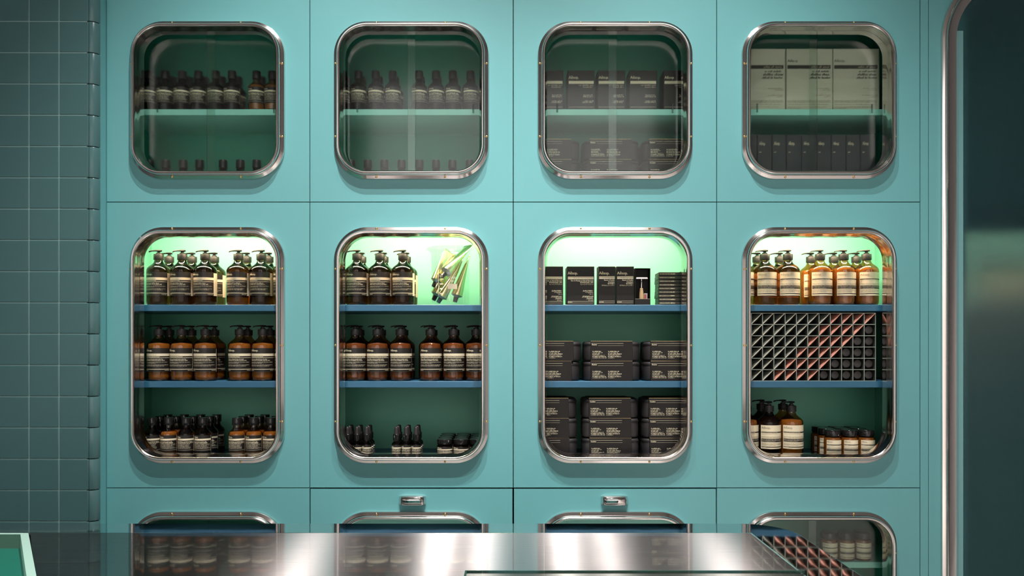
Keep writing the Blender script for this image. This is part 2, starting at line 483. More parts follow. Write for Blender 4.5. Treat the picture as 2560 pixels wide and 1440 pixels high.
# ------------------------------------------------------------------ wall and frosted door on the far side
DX0 = WX(2355, -.01); DR = .23; DZT = 2.55; DW = .92; DZB = .02
DCX, DCZ, DH = DX0 + DW / 2, (DZT + DZB) / 2, DZT - DZB
wr = tag(obj('wall_door_side', holed_panel('door_wall', xs2 + .001, ROOM_X1, 0, ROOM_TOP, DCX, DCZ, DW - .03, DH - .02, DR - .012, 0, .05, M['teal'])), 'teal panelled wall around the frosted door', kind='structure')
door = obj('door_1', None, None, (DCX, 0, DCZ)); tag(door, 'frosted glass door with rounded steel frame', kind='structure')
dprof = [(0, .0005), (0, -.012), (.004, -.014), (.010, -.015), (.011, -.013), (.0125, -.019), (.016, -.023), (.0195, -.019), (.021, -.013), (.024, -.0115), (.046, -.0115), (.047, -.010), (.047, .03)]
obj('door_frame', sweep_frame('door_frame', DW, DH, DR, dprof, M['steel']), door)
def rounded_plate(name, w, h, r, y0, y1, m, n=12):
    lp = [(cx + r * c, cz + r * s) for cx, cz, c, s in rloop(w, h, r, n)]
    return loft(name, [[(x, y0, z) for x, z in lp], [(x, y1, z) for x, z in lp]], m, smooth=30)
obj('glass_pane', rounded_plate('frosted_pane', DW - .095, DH - .095, DR - .0475, .012, .018, M['frost']), door)
obj('edge_band', box_mesh('edge_band', -DW / 2 + .0465, -DW / 2 + .0780, .0065, .0115, -DH / 2 + .08, WZ(75, 0) - DCZ, mat('muted_teal_glass_band', (.16, .36, .37), .35)), door)
# what stands close behind the frosted pane
niche = tag(obj('wall_niche', box_mesh('niche_back', DX0 - .02, DX0 + DW + .02, .40, .42, 0, 2.6, mat('niche_dark_green', (.05, .13, .12), .6))), 'dark wall behind the frosted door', kind='structure')
tag(obj('trim_5', box_mesh('niche_side', DX0 - .02, DX0 + .110, .051, .40, 0, 2.6, M['teal'])), 'teal stile behind the frosted door', kind='structure')
tag(obj('trim_6', box_mesh('niche_far_side', DX0 + DW - .04, DX0 + DW + .02, .05, .40, 0, 2.6, M['teal'])), 'teal stile on the hinge side behind the frosted door', kind='structure')

# ------------------------------------------------------------------ cabinets
FW, FR = .5015, .108
FPROF = [(0, .0006), (0, -.0075), (.0012, -.0105), (.0104, -.0150), (.0109, -.0140), (.0112, -.0215), (.0120, -.0268), (.0136, -.0302), (.0160, -.0318), (.0174, -.0316), (.0181, -.0306), (.0188, -.0316), (.0204, -.0316),
         (.0224, -.0298), (.0240, -.0262), (.0250, -.0205), (.0262, -.0150), (.0278, -.0095), (.0292, -.0045), (.0298, 0), (.0298, .028)]
FH = {'upper': .512, 'tall': .766, 'lower': .50}
frame_me = {k: sweep_frame(k + '_window_frame', FW, h, FR, FPROF, M['steel']) for k, h in FH.items()}
screw_me = lathe('screw', [(.0036, 0), (.0036, .0012), (.0030, .0026), (.0018, .0035), (0, .0038)], M['brass'], 14)
ORD = ['first', 'second', 'third', 'fourth', 'fifth', 'sixth', 'seventh', 'eighth', 'ninth', 'tenth', 'eleventh', 'twelfth']
COLN = ['beside the tiled pilaster', 'second from the tiled pilaster', 'third from the tiled pilaster', 'beside the frosted door']
SHELF = {}
def cabinet(col, row):
    zl, zh = ZB[row], ZB[row + 1]
    kind = ('lower', 'tall', 'upper')[row]
    xl = X0 + col * CELL; xh = xl + CELL; cx = (xl + xh) / 2
    fz = {'upper': WZ(248, -.02), 'tall': WZ(863, -.02), 'lower': WZ(1281, -.02) - .25}[kind]
    drawer = row == 0 and col in (1, 2)
    g = .0013 if not drawer else .0026
    gt = .0013
    pos = COLN[col]
    if drawer:
        c = thing('drawer_unit', ('teal drawer front with chrome cup handle, %s' % ('nearer the tiled pilaster' if col == 1 else 'nearer the frosted door')), 'drawer', (cx, 0, zl), 0, 'drawer fronts with cup handles')
    else:
        c = thing('%s_cabinet' % ('wall' if row == 2 else 'display' if row == 1 else 'base'),
                  {2: 'teal upper cabinet with sliding rolled-glass panes, %s', 1: 'tall teal display cabinet with lit blue shelves, %s', 0: 'low teal cabinet behind the counter, %s'}[row] % pos,
                  'cabinet', (cx, 0, zl), 0, {2: 'upper glazed cabinets', 1: 'open lit display cabinets', 0: 'low cabinets behind the counter'}[row])
    h = zh - zl; hw = CELL / 2; oz = fz - zl
    obj('front_panel', holed_panel('front_panel', -hw + g, hw - g, gt if not drawer else .0026, h - (gt if not drawer else .0034), 0, oz, FW - .03, FH[kind] - .03, FR - .015, 0, .018, M['teal']), c)
    fr = obj('window_frame', frame_me[kind], c, (0, 0, oz))
    fh = FH[kind]
    sp = [(-.112, fh / 2 - .006), (.11, fh / 2 - .006), (-.112, -fh / 2 + .006), (.11, -fh / 2 + .006)]
    ys = (-.118, .118) if kind != 'tall' else (-.247, 0, .247)
    for s in (-1, 1): sp += [(s * (FW / 2 - .006), q) for q in ys]
    for x, z in sp: obj('screw', screw_me, fr, (x, -.0128, z), (pi / 2, 0, 0))
    if drawer:
        obj('inset_panel', box_mesh('inset_panel', -.25, .25, .019, .026, oz - fh / 2 + .01, oz + fh / 2 - .01, M['mint']), c)
        obj('drawer_box', box_mesh('drawer_box', -hw + .01, hw - .01, .03, DEPTH, .01, h - .03, M['gap']), c)
        hd = obj('cup_handle', cup_handle(), c, (WX(1030 if col == 1 else 1537.5, -.02) - cx, 0, WZ(1252, -.02) - zl))
        return c
    m = M['inner'] if row == 1 else M['inner_shaded']
    t = .006
    y1 = DEPTH
    obj('side_panel', box_mesh('side_panel', -hw + g, -hw + t, .0185, y1, .001, h - .001, m), c)
    obj('side_panel', box_mesh('side_panel', hw - t, hw - g, .0185, y1, .001, h - .001, m), c)
    obj('back_panel', box_mesh('back_panel', -hw + t, hw - t, y1 - .008, y1, .001, h - .001, m), c)
    obj('top_panel', box_mesh('top_panel', -hw + t, hw - t, .0185, y1 - .008, h - .013, h - .001, m), c)
    if row == 1:
        fl = .953; SHELF[('tall', 0)] = fl
        obj('bottom_shelf', box_mesh('bottom_shelf', -hw + t, hw - t, .047, y1 - .008, fl - .02 - zl, fl - zl, M['blue'], .001), c)
        for k, py in ((2, 762), (1, 953)):
            zt = WZ(py, .05); SHELF[('tall', k)] = zt
            obj('shelf', box_mesh('shelf', -hw + t, hw - t, .048, y1 - .008, zt - .0212 - zl, zt - zl, M['blue'], .0012), c)
        obj('led_strip', box_mesh('led_strip', -.28, .28, .055, .075, h - .021, h - .0135, M['led']), c)
    elif row == 2:
        SHELF[('upper', 0)] = WZ(500, .09)
        fl = SHELF[('upper', 0)]
        obj('bottom_shelf', box_mesh('bottom_shelf', -hw + t, hw - t, .06, y1 - .008, .001, fl - zl, m), c)
        zt = WZ(273, .07); SHELF[('upper', 1)] = zt
        obj('shelf', box_mesh('shelf', -hw + t, hw - t, .07, y1 - .008, zt - .020 - zl, zt - zl, M['mint'], .001), c)
    else:
        obj('bottom_shelf', box_mesh('bottom_shelf', -hw + t, hw - t, .06, y1 - .008, .001, .02, m), c)
        zt = WZ(1405, .07); SHELF[('lower', 1)] = zt
        obj('shelf', box_mesh('shelf', -hw + t, hw - t, .07, y1 - .008, zt - .020 - zl, zt - zl, M['mint'], .001), c)
    if row != 1:   # two sliding panes that overlap in the middle
        mid = {(0, 2): (516, 538), (1, 2): (1019, 1038), (2, 2): (1522, 1541), (3, 2): (2025, 2042), (0, 0): (1, 1), (3, 0): (2023, 2040)}[(col, row)]
        if mid == (1, 1): mid = (520, 540)
        xa, xb = WX(mid[0], .05) - cx, WX(mid[1], .05) - cx
        za, zb = oz - FH[kind] / 2 + .012, oz + FH[kind] / 2 - .012
        pm = M['pane']
        for q, (x0, x1, y) in enumerate(((-.262, xb, .0455), (xa, .262, .053))):
            p = obj('sliding_pane', box_mesh('sliding_pane', x0, x1, y, y + .005, za, zb, pm), c)
            fx = (-.185 if q == 0 else .198)
            fp = [(.0028 * c_ , s_) for c_, s_ in ((-1, -.012), (1, -.012), (1.0, .012), (-1.0, .012))]
            obj('finger_pull', box_mesh('finger_pull', fx - .003, fx + .003, y - .0012, y - .0001, oz - .024, oz + .006, M['pale_pull'], .0005), p)
    return c
M['pale_pull'] = clear_glass('ground_glass_pull', (.55, .62, .60), .3, 1.)
def cup_handle():
    """cup pull: rounded bar hood, open underneath"""
    loops = []
    w = .0435
    for i in range(15):
        t = -1 + 2 * i / 14
        x = t * w
        e = (max(0, 1 - abs(t) ** 3.2)) ** .5
        zt, zb = .0155 * (.72 + .28 * e), -.0145 * (.78 + .22 * e)
        d = .026 * (.25 + .75 * e)
        sec = [(x, 0, zt - .001), (x, -d * .45, zt), (x, -d * .85, zt * .72), (x, -d, zt * .2), (x, -d * .98, zb * .6), (x, -d * .9, zb), (x, -d * .8, zb), (x, -d * .75, 0), (x, -d * .4, zt * .6), (x, 0, zt * .6)]
        loops.append(sec)
    return loft('cup_handle', loops, M['chrome'], smooth=60)
for col in range(4):
    for row in range(3):
        cabinet(col, row)

# ------------------------------------------------------------------ kinds of goods
# --- 500 ml pump bottle
BR = .0385
BODY = [(0, .003), (.026, .003), (.030, .0), (.0345, .0012), (.0372, .006), (.0385, .013), (.0385, .115), (.0380, .1195), (.0362, .1240), (.0330, .1280), (.0285, .1320), (.0225, .1366), (.0176, .1412), (.0148, .1460), (.0136, .151), (.0136, .155), (0, .155)]
def pump_parts(m=None):
    m = m or M['pump']
    collar = lathe('pump_collar', [(.0136, .1525), (.0160, .1526), (.0163, .1535), (.0163, .1710), (.0155, .1722), (.0088, .1724), (.0088, .1765), (.0072, .1768), (.0050, .177), (.0048, .1835), (0, .1835)], m, 30)
    loops = []
    for x, hw, z0, z1 in ((.0105, .004, .1832, .1862), (.0085, .0085, .1815, .1868), (.002, .0098, .1808, .1872), (-.006, .0085, .1815, .187), (-.014, .0055, .1822, .1862), (-.024, .0042, .1815, .1852), (-.030, .0036, .1795, .1838), (-.0325, .003, .1785, .1815)):
        loops.append([(x, -hw, (z0 + z1) / 2), (x, -hw * .7, z0), (x, hw * .7, z0), (x, hw, (z0 + z1) / 2), (x, hw * .7, z1), (x, -hw * .7, z1)])
    return collar, loft('pump_head', loops, m, smooth=50)
collar_me, head_me = pump_parts()
def Z8(y): return (1290 - y) * .0001685
def label_black(title, sub, strip, seed):
    """black wrap-round label, cream band, cream print; strip = width in degrees of the cream end"""
    P = Print(BR); A = radians
    x0, x1 = BR * A(-53), BR * A(97 if strip > 5 else 84)
    xs = x1 - BR * A(strip)
    P.rect(x0, xs, Z8(1105), Z8(640), M['lab_black'])
    P.rect(xs, x1, Z8(1105), Z8(655), M['lab_cream'])
    P.rect(x0, xs, Z8(798), Z8(747), M['lab_cream'], 1)
    P.rect(x0 + .001, xs, Z8(833), Z8(826), M['ink_cream'], 1)
    P.rect(x0 + .001, xs, Z8(1062), Z8(1052), M['ink_cream'], 1)
    t0 = BR * A(-49)
    P.text('Aēsop.', t0, Z8(704), .0098, M['ink_cream'], bold=.00018)
    P.text(title, t0, Z8(783), .0044, M['ink_brown'])
    P.text(sub, t0, Z8(819), .0040, M['ink_cream'], bold=.0001)
    for i, (y, e) in enumerate(((866, .72), (890, .8), (925, .95), (942, .5), (978, .95), (998, .8))):
        P.ticks(t0, t0 + (xs - t0) * e, Z8(y), .0024, M['ink_cream'] if i < 2 else M['ink_grey'], seed=seed + i, fill=.9)
    P.ticks(t0, t0 + .012, Z8(1085), .0017, M['ink_cream'], seed=seed, fill=1)
    P.ticks(xs - .020, xs - .003, Z8(1085), .0017, M['ink_cream'], seed=seed + 9, fill=1)
    return P.build('black')
def ZC(y, lo=.0312, hi=.1095): return hi - (y - 590) / 415 * (hi - lo)
def label_cream(R, title, sub, lo, hi, seed, a0=-58, a1=84, k=1., real=True):
    P = Print(R); A = radians
    x0, x1 = R * A(a0), R * A(a1); z = lambda y: ZC(y, lo, hi); t0 = x0 + .003 * k
    P.rect(x0, x1, z(1005), z(590), M['lab_cream'])
    for b0, b1 in ((726, 704), (886, 826), (980, 965)):
        P.rect(t0 - .001, x1, z(b0), z(b1), M['ink_black'], 1)
    P.text('Aēsop.', t0, z(652), .0105 * k, M['ink_brown'], bold=.00012 * k)
    P.text(title, t0 + .0005, z(722), .0038 * k, M['lab_cream'])
    P.text(sub, t0 + .0005, z(752), .0036 * k, M['ink_brown'])
    for i, (y, e) in enumerate(((797, .9), (815, .95), (912, .95), (930, .9), (946, .55))):
        P.ticks(t0, t0 + (x1 - t0) * e, z(y), .0022 * k, M['ink_brown'], seed=seed + i)
    for i, y in enumerate((845, 862, 880)):
        P.ticks(t0, t0 + (x1 - t0) * (1 if i < 2 else .5), z(y), .0020 * k, M['ink_grey'], 2, seed=seed + i + 20)
    P.ticks(t0, t0 + .018 * k, z(978), .0016 * k, M['ink_grey'], 2, seed=seed)
    return P.build('cream')
body_me = {k: lathe('bottle_body', BODY, M[k], 44) for k in ('amber', 'amber_dark', 'cream_amber', 'cream_amber_dark')}
LAB = {
    'nour': label_black('Nourishing Shampoo', 'Shampooing Nourrissant', 31, 1),
    'volu': label_black('Volumising Shampoo', 'Shampooing Volume', 31, 2),
    'equa': label_black('Equalising Shampoo', 'Shampooing Équilibrant', 31, 3),
    'ncon': label_black('Nourishing Conditioner', 'Après-Shampooing Nourrissant', 2.2, 4),
    'vcon': label_black('Volumising Conditioner', 'Après-Shampooing Volume', 2.2, 5),
    'rose': label_black('Rose Hair & Scalp Moisturising Masque', 'Masque Hydratant à la Rose pour les Cheveux', 2.0, 6),
    'hand': label_cream(BR, 'Resurrection Aromatique Hand Wash', 'Gel Nettoyant Aromatique pour les Mains', .0312, .1095, 7),
    'balm': label_cream(BR, 'Reverence Aromatique Hand Wash', 'Nettoyant Aromatique pour les Mains', .0312, .1095, 8),
}
def fill_mesh(prof, inset, top, m):
    pr = [(0, .004)] + [(max(.004, r_ - inset), z_ + .003 if z_ < .02 else z_) for r_, z_ in prof[3:] if r_ > 0 and z_ < top] + [(0, top)]
    return lathe('contents', pr, m, 36)
FILL = {'cream_amber': fill_mesh(BODY, .0045, .128, M['contents']), 'cream_amber_dark': fill_mesh(BODY, .0045, .128, M['contents_dark'])}
def pump_kind(glass, lab):
    L = LAB[lab]
    return [('body', body_me[glass], [('contents', FILL.get(glass))]), ('label', L[0], [('lettering', L[1])]), ('pump_collar', collar_me, []), ('pump_head', head_me, [])]

# --- 200 ml bottle with flip cap
SR = .0272
SBODY = [(0, .003), (.019, .003), (.022, 0), (.0255, .0015), (.0272, .006), (.0272, .078), (.0266, .0815), (.0245, .0855), (.0205, .0900), (.0160, .0945), (.0132, .0985), (.0122, .103), (.0122, .1135), (0, .1135)]
def cap_mesh(): return lathe('flip_cap', [(.0122, .1085), (.0156, .1086), (.0158, .1095), (.0158, .1318), (.0150, .133), (.0060, .1335), (0, .1335)], M['gloss_black'], 30)
def round_cap_mesh(): return lathe('screw_cap', [(.0122, .1085), (.0140, .1086), (.0142, .1095), (.0136, .1335), (.0125, .1352), (0, .1356)], M['black'], 28)
def small_label(R, z0, z1, seed, title, a0=-56, a1=82, k=.75, thin=True):
    P = Print(R); A = radians; h = z1 - z0
    x0, x1 = R * A(a0), R * A(a1); t0 = x0 + .0015
    P.rect(x0, x1, z0, z1, M['lab_black'])
    P.rect(x1 - .0011, x1, z0, z1, M['lab_cream'], 1)
    P.rect(x0, x1, z0 + h * .69, z0 + h * .80, M['lab_cream'], 1)
    P.text('Aēsop.', t0, z0 + h * .855, .0088 * k * R / SR, M['ink_cream'], bold=.00012)
    P.text(title, t0, z0 + h * .72, h * .07, M['ink_brown'])
    for i in range(7):
        P.ticks(t0, x1 - .002, z0 + h * (.585 - .066 * i), h * .045, M['ink_cream'] if i in (0, 1) else M['ink_grey'], seed=seed + i, fill=.75)
    P.rect(t0, x1 - .002, z0 + h * .09, z0 + h * .105, M['ink_grey'], 1)
    return P.build('small')
fcap, rcap = cap_mesh(), round_cap_mesh()
sbody_me = {k: lathe('bottle_body', SBODY, M[k], 36) for k in ('amber', 'amber_dark', 'cream_amber', 'cream_amber_dark')}
SL = [small_label(SR, .022, .076, 11, 'Body Cleanser'), small_label(SR, .022, .076, 17, 'Body Balm')]
SFILL = {'cream_amber': fill_mesh(SBODY, .0024, .088, M['contents'])}
def small_kind(glass, cap, lab): return [('body', sbody_me[glass], [('contents', SFILL.get(glass))]), ('label', SL[lab][0], [('lettering', SL[lab][1])]), ('cap', cap, [])]

# --- dropper bottle
DRR = .0160
dbody = lathe('bottle_body', [(0, .002), (.012, .002), (.0135, 0), (.0155, .001), (.016, .004), (.016, .0445), (.0150, .0485), (.0118, .0520), (.0090, .0545), (.0088, .061), (0, .061)], M['amber_dark'], 28)
dcol = lathe('dropper_collar', [(.0088, .0565), (.0102, .0566), (.0112, .060), (.0112, .0775), (.0100, .0795), (0, .0795)], M['gloss_black'], 16, 30)
dbulb = lathe('rubber_bulb', [(.0084, .0795), (.0082, .082), (.0072, .095), (.0066, .1005), (.0050, .1030), (0, .1036)], M['rubber'], 20)
dl = small_label(DRR, .006, .0435, 31, 'Serum', -62, 95, .62)
K_DROP = [('body', dbody, []), ('label', dl[0], [('lettering', dl[1])]), ('dropper_collar', dcol, []), ('rubber_bulb', dbulb, [])]
# --- low jar
jbody = lathe('jar_body', [(0, .002), (.020, .002), (.023, 0), (.0255, .0015), (.0265, .005), (.0265, .0365), (.0255, .0405), (.0232, .0432), (.0225, .047), (0, .047)], M['amber_dark'], 32)
jlid = lathe('lid', [(.0225, .0450), (.0254, .0451), (.0258, .0460), (.0258, .0605), (.0245, .0620), (.008, .0624), (0, .0624)], M['gloss_black'], 36)
jl = small_label(.0265, .004, .0365, 41, 'Masque', -62, 90, .8)
K_JAR = [('body', jbody, []), ('label', jl[0], [('lettering', jl[1])]), ('lid', jlid, [])]
# --- tall jar with cream label
tbody = lathe('jar_body', [(0, .002), (.021, .002), (.024, 0), (.0265, .0015), (.0275, .005), (.0275, .0625), (.0266, .0675), (.0240, .0705), (.0232, .075), (0, .075)], M['cream_amber'], 34)
tlid = lathe('lid', [(.0232, .0725), (.0258, .0726), (.0262, .0735), (.0262, .0905), (.0250, .0922), (.008, .0927), (0, .0927)], M['gloss_black'], 36)
tl = label_cream(.0275, 'Hand Balm', 'Baume pour les Mains', .0085, .0600, 51, -60, 84, .62)
TFILL = fill_mesh([(0, 0)] * 3 + [(.0265, .0015), (.0275, .005), (.0275, .0625), (.0266, .0675)], .0024, .069, M['contents'])
K_TJAR = [('body', tbody, [('contents', TFILL)]), ('label', tl[0], [('lettering', tl[1])]), ('lid', tlid, [])]

CABN = ['first', 'second', 'third', 'fourth']
def rows_of(kindf, name, what, cat, cab, shelf, z, cols, ybase, pitch, nrows, group, jit=3., skip=()):
    """cols: pixel x of each front-row thing; rows behind stand straight behind"""
    RW = ['front row', 'second row', 'third row', 'back row']
    for r in range(nrows):
        y = ybase + r * pitch
        for i, px in enumerate(cols):
            if (r, i) in skip: continue
            x = WX(px, ybase)
            k = kindf(i, r)
            if k is None: continue
            lab = '%s, %s, %s from left, %s' if nrows > 1 else '%s, %s%s from left, %s'
            lab = lab % (what, (RW[r] if r < 3 else RW[3]) if nrows > 1 else '', ORD[i], '%s of %s' % (shelf, cab))
            put(k, name, lab, cat, (x + random.uniform(-.0004, .0004), y + random.uniform(-.001, .001), z), radians(random.uniform(-jit, jit)), group)

zs2, zs1, zs0 = SHELF[('tall', 2)], SHELF[('tall', 1)], SHELF[('tall', 0)]
zu1, zu0 = SHELF[('upper', 1)], SHELF[('upper', 0)]
YB = .093
# first display cabinet
rows_of(lambda i, r: pump_kind('amber_dark' if (i < 3 or i == 4) else 'amber', 'nour' if i < 3 else 'volu'), 'pump_bottle', 'black-labelled amber pump bottle', 'bottle', 'first lit cabinet', 'top shelf', zs2, [397, 456, 513.5, 596.5, 653.5, 711], YB, .0815, 2, 'shampoo bottles in the first lit cabinet')
rows_of(lambda i, r: pump_kind('cream_amber', 'ncon' if i < 3 else 'vcon'), 'pump_bottle', 'brown pump bottle', 'bottle', 'first lit cabinet', 'middle shelf', zs1, [397.5, 454.5, 513.5, 599.5, 657, 715], YB, .0815, 2, 'conditioner bottles in the first lit cabinet')
rows_of(lambda i, r: small_kind('amber_dark' if i in (0, 2, 3) else 'cream_amber', fcap, i % 2), 'flip_cap_bottle', 'small black-capped bottle', 'bottle', 'first lit cabinet', 'bottom shelf', zs0, [380, 422.5, 466, 508, 593, 634.5, 677], .082, .062, 3, 'small bottles in the first lit cabinet')
# second display cabinet
rows_of(lambda i, r: pump_kind('amber_dark', 'equa'), 'pump_bottle', 'black-labelled amber pump bottle', 'bottle', 'second lit cabinet', 'top shelf', zs2, [836, 893, 950, 1007.5], YB, .0815, 2, 'shampoo bottles in the second lit cabinet', skip=((1, 0),))
rows_of(lambda i, r: pump_kind('cream_amber_dark', 'rose'), 'pump_bottle', 'brown pump bottle', 'bottle', 'second lit cabinet', 'middle shelf', zs1, [832, 888, 944, 1001, 1076, 1133, 1190], YB, .0815, 2, 'hair masque bottles in the second lit cabinet', skip=((1, 0),))
rows_of(lambda i, r: K_DROP, 'dropper_bottle', 'black dropper bottle', 'bottle', 'second lit cabinet', 'bottom shelf', zs0, [868.5, 892.5, 916.5, 991, 1015.5, 1040], .072, .034, 3, 'dropper bottles in the second lit cabinet', 4)
rows_of(lambda i, r: K_JAR, 'cosmetic_jar', 'low black-lidded jar', 'jar', 'second lit cabinet', 'bottom shelf', zs0, [1111.5, 1152.5, 1193], .082, .056, 4, 'low jars in the second lit cabinet', 3)
# fourth display cabinet
rows_of(lambda i, r: pump_kind('amber' if i < 3 else 'cream_amber', 'hand'), 'pump_bottle', 'cream-labelled amber pump bottle', 'bottle', 'fourth lit cabinet', 'top shelf', zs2, [1855, 1912, 1969.5, 2050, 2109, 2166.5], YB, .0815, 2, 'hand wash bottles on the top shelf of the fourth lit cabinet', 5, skip=((1, 0),))
rows_of(lambda i, r: pump_kind('amber_dark' if i == 1 else 'cream_amber', 'balm'), 'pump_bottle', 'cream-labelled amber pump bottle', 'bottle', 'fourth lit cabinet', 'bottom shelf', zs0, [1866, 1922, 1978], .093, .0815, 2, 'hand wash bottles on the bottom shelf of the fourth lit cabinet', 3, skip=((1, 0),))
rows_of(lambda i, r: K_TJAR, 'cosmetic_jar', 'amber jar with cream label', 'jar', 'fourth lit cabinet', 'bottom shelf', zs0, [2081, 2123.5, 2165], .082, .0575, 3, 'cream-labelled jars in the fourth lit cabinet', 4)
# upper cabinets
rows_of(lambda i, r: small_kind('amber_dark' if i < 6 else 'cream_amber', rcap, 0), 'capped_bottle', 'dark capped bottle behind rolled glass', 'bottle', 'first upper cabinet', 'shelf', zu1, [372, 414, 456, 496.5, 540, 581, 641.5, 681], .098, .06, 2, 'bottles in the first upper cabinet')
rows_of(lambda i, r: small_kind('amber_dark', rcap, 0), 'capped_bottle', 'dark capped bottle behind rolled glass', 'bottle', 'first upper cabinet', 'base', zu0, [374, 415, 458, 499.5, 558, 601, 642], .098, .06, 1, 'bottles in the first upper cabinet')
rows_of(lambda i, r: small_kind('amber_dark', rcap, 1), 'capped_bottle', 'dark capped bottle behind rolled glass', 'bottle', 'second upper cabinet', 'shelf', zu1, [857, 897, 940, 982, 1048, 1090, 1132, 1176], .098, .06, 2, 'bottles in the second upper cabinet')
rows_of(lambda i, r: small_kind('amber_dark', rcap, 1), 'capped_bottle', 'dark capped bottle behind rolled glass', 'bottle', 'second upper cabinet', 'base', zu0, [878, 920, 961.5, 1004, 1049, 1090, 1131, 1174.5], .098, .06, 1, 'bottles in the second upper cabinet')
# low cabinet behind the counter
rows_of(lambda i, r: K_TJAR, 'cosmetic_jar', 'amber jar behind rolled glass', 'jar', 'low cabinet beside the door', 'shelf', SHELF[('lower', 1)], [2072, 2114, 2155.5], .104, .0575, 1, 'jars in the low cabinet', 4)
# bottles standing behind the frosted door
nsh = tag(obj('wall_shelf', box_mesh('wall_shelf', DX0 + .111, DX0 + DW - .041, .13, .40, zs2 - .02, zs2, M['blue'], .001)), 'blue shelf behind the frosted door', 'shelf')
rows_of(lambda i, r: pump_kind('amber', 'hand'), 'pump_bottle', 'blurred amber bottle behind frosted door', 'bottle', 'frosted door niche', 'shelf', zs2, [2455, 2512, 2570, 2628, 2686, 2744, 2802, 2860], .2, .08, 1, 'bottles behind the frosted door')
led2 = tag(obj('niche_lamp', box_mesh('niche_lamp', DX0 + .115, DX0 + DW - .05, .135, .16, 1.775, 1.785, M['led_dim'])), 'slim light strip above shelf behind frosted door', 'lamp')
nb = thing('wall_shelf', 'added screen board hiding the light strip behind the frosted door', 'shelf', (0, 0, 0))  # unseen board and lip added to hide the strip and stop its glow
obj('board', box_mesh('board', DX0 + .111, DX0 + DW - .041, .11, .40, 1.786, 1.806, M['blue']), nb)
obj('screen_lip', box_mesh('screen_lip', DX0 + .111, DX0 + DW - .041, .10, .11, 1.705, 1.806, M['gap']), nb)

# --- cartons
def carton(name, label, group, px0, px1, py0, z, y, depth, drawf, m=None, rz=0., cat='box'):
    x0, x1 = WX(px0, y), WX(px1, y); w = x1 - x0; h = WZ(py0, y) - z
    t = thing(name, label, cat, ((x0 + x1) / 2, y, z), rz, group)
    obj('carton', box_mesh('carton', -w / 2, w / 2, 0, depth, 0, h, m or M['carton'], .0008, 1), t)
    P = Print(); drawf(P, w, h); L = P.build(name)
    if L[0]:
        a = obj('printed_band', L[0], t)
        if L[1]: obj('lettering', L[1], a)
    elif L[1]: obj('lettering', L[1], t)
    return t
def draw_duet(P, w, h):
    a, b = -w * .47, w * .47
    P.text('Aēsop.', a, h * .79, h * .108, M['ink_cream'], fit=w * .36, bold=.0003)
    P.rect(a, b, h * .665, h * .735, M['lab_cream'])
    P.text('Moroccan Neroli Shaving Duet', b - .001, h * .682, h * .05, M['ink_brown'], 'r', fit=w * .72)
    P.text('Duo de Rasage au Néroli Marocain', b - .001, h * .615, h * .047, M['ink_cream'], 'r', fit=w * .82, bold=.0001)
    P.text('摩洛哥橙花剃鬚二重奏', b - .001, h * .567, h * .045, M['ink_cream'], 'r', fit=w * .48)
    P.text('シェービング デュエット', b - .001, h * .52, h * .042, M['ink_cream'], 'r', fit=w * .48)
    for i, (q, k) in enumerate(((.365, .38), (.345, .4), (.32, .3), (.30, .2), (.265, .15), (.215, .4), (.19, .42), (.165, .25), (.145, .27), (.11, .2))):
        P.ticks(b - w * k, b - .001, h * q, h * .02, M['ink_cream'] if i in (0, 5) else M['ink_grey'], seed=i, fill=1)
    P.rect(a, b, h * .088, h * .098, M['ink_grey']); P.rect(a, b, h * .045, h * .053, M['ink_grey'])
    P.ticks(a, a + w * .18, h * .062, h * .018, M['ink_cream'], seed=3, fill=1)
def draw_razor(P, w, h):
    a, b = -w * .46, w * .46
    P.text('Aēsop.', a, h * .79, h * .108, M['ink_cream'], fit=w * .60, bold=.0003)
    P.rect(a, b, h * .675, h * .745, M['lab_cream'])
    P.text('Double Edge Razor', b - .0008, h * .692, h * .048, M['ink_brown'], 'r', fit=w * .72)
    P.text('Rasoir à Double', b - .0008, h * .63, h * .047, M['ink_cream'], 'r', fit=w * .62, bold=.0001)
    P.text('Tranchant', b - .0008, h * .583, h * .047, M['ink_cream'], 'r', fit=w * .38, bold=.0001)
    P.text('雙刃剃鬚刀', b - .0008, h * .537, h * .044, M['ink_cream'], 'r', fit=w * .4)
    P.text('ダブルエッジ レイザー', b - .0008, h * .49, h * .042, M['ink_cream'], 'r', fit=w * .76)
    P.rect(a, b, h * .095, h * .105, M['ink_grey']); P.rect(a, b, h * .05, h * .058, M['ink_grey'])
    P.ticks(a, a + w * .28, h * .068, h * .018, M['ink_cream'], seed=3, fill=1)
yc = .058
carton('gift_carton', 'black carton with cream band cut off by window frame, top shelf of third lit cabinet', 'wide black cartons on the third top shelf', 1340, 1408, 666, zs2, yc, .09, draw_duet)
carton('gift_carton', 'wide black carton with cream band next to the razor cartons', 'wide black cartons on the third top shelf', 1417.5, 1486, 666, zs2, yc, .09, draw_duet)
carton('razor_carton', 'narrow black razor carton beside the wide carton', 'narrow razor cartons', 1496, 1538.5, 666, zs2, yc, .05, draw_razor, rz=radians(1))
carton('razor_carton', 'narrow black razor carton next to the open razor box', 'narrow razor cartons', 1541, 1585, 666, zs2, yc, .055, draw_razor)
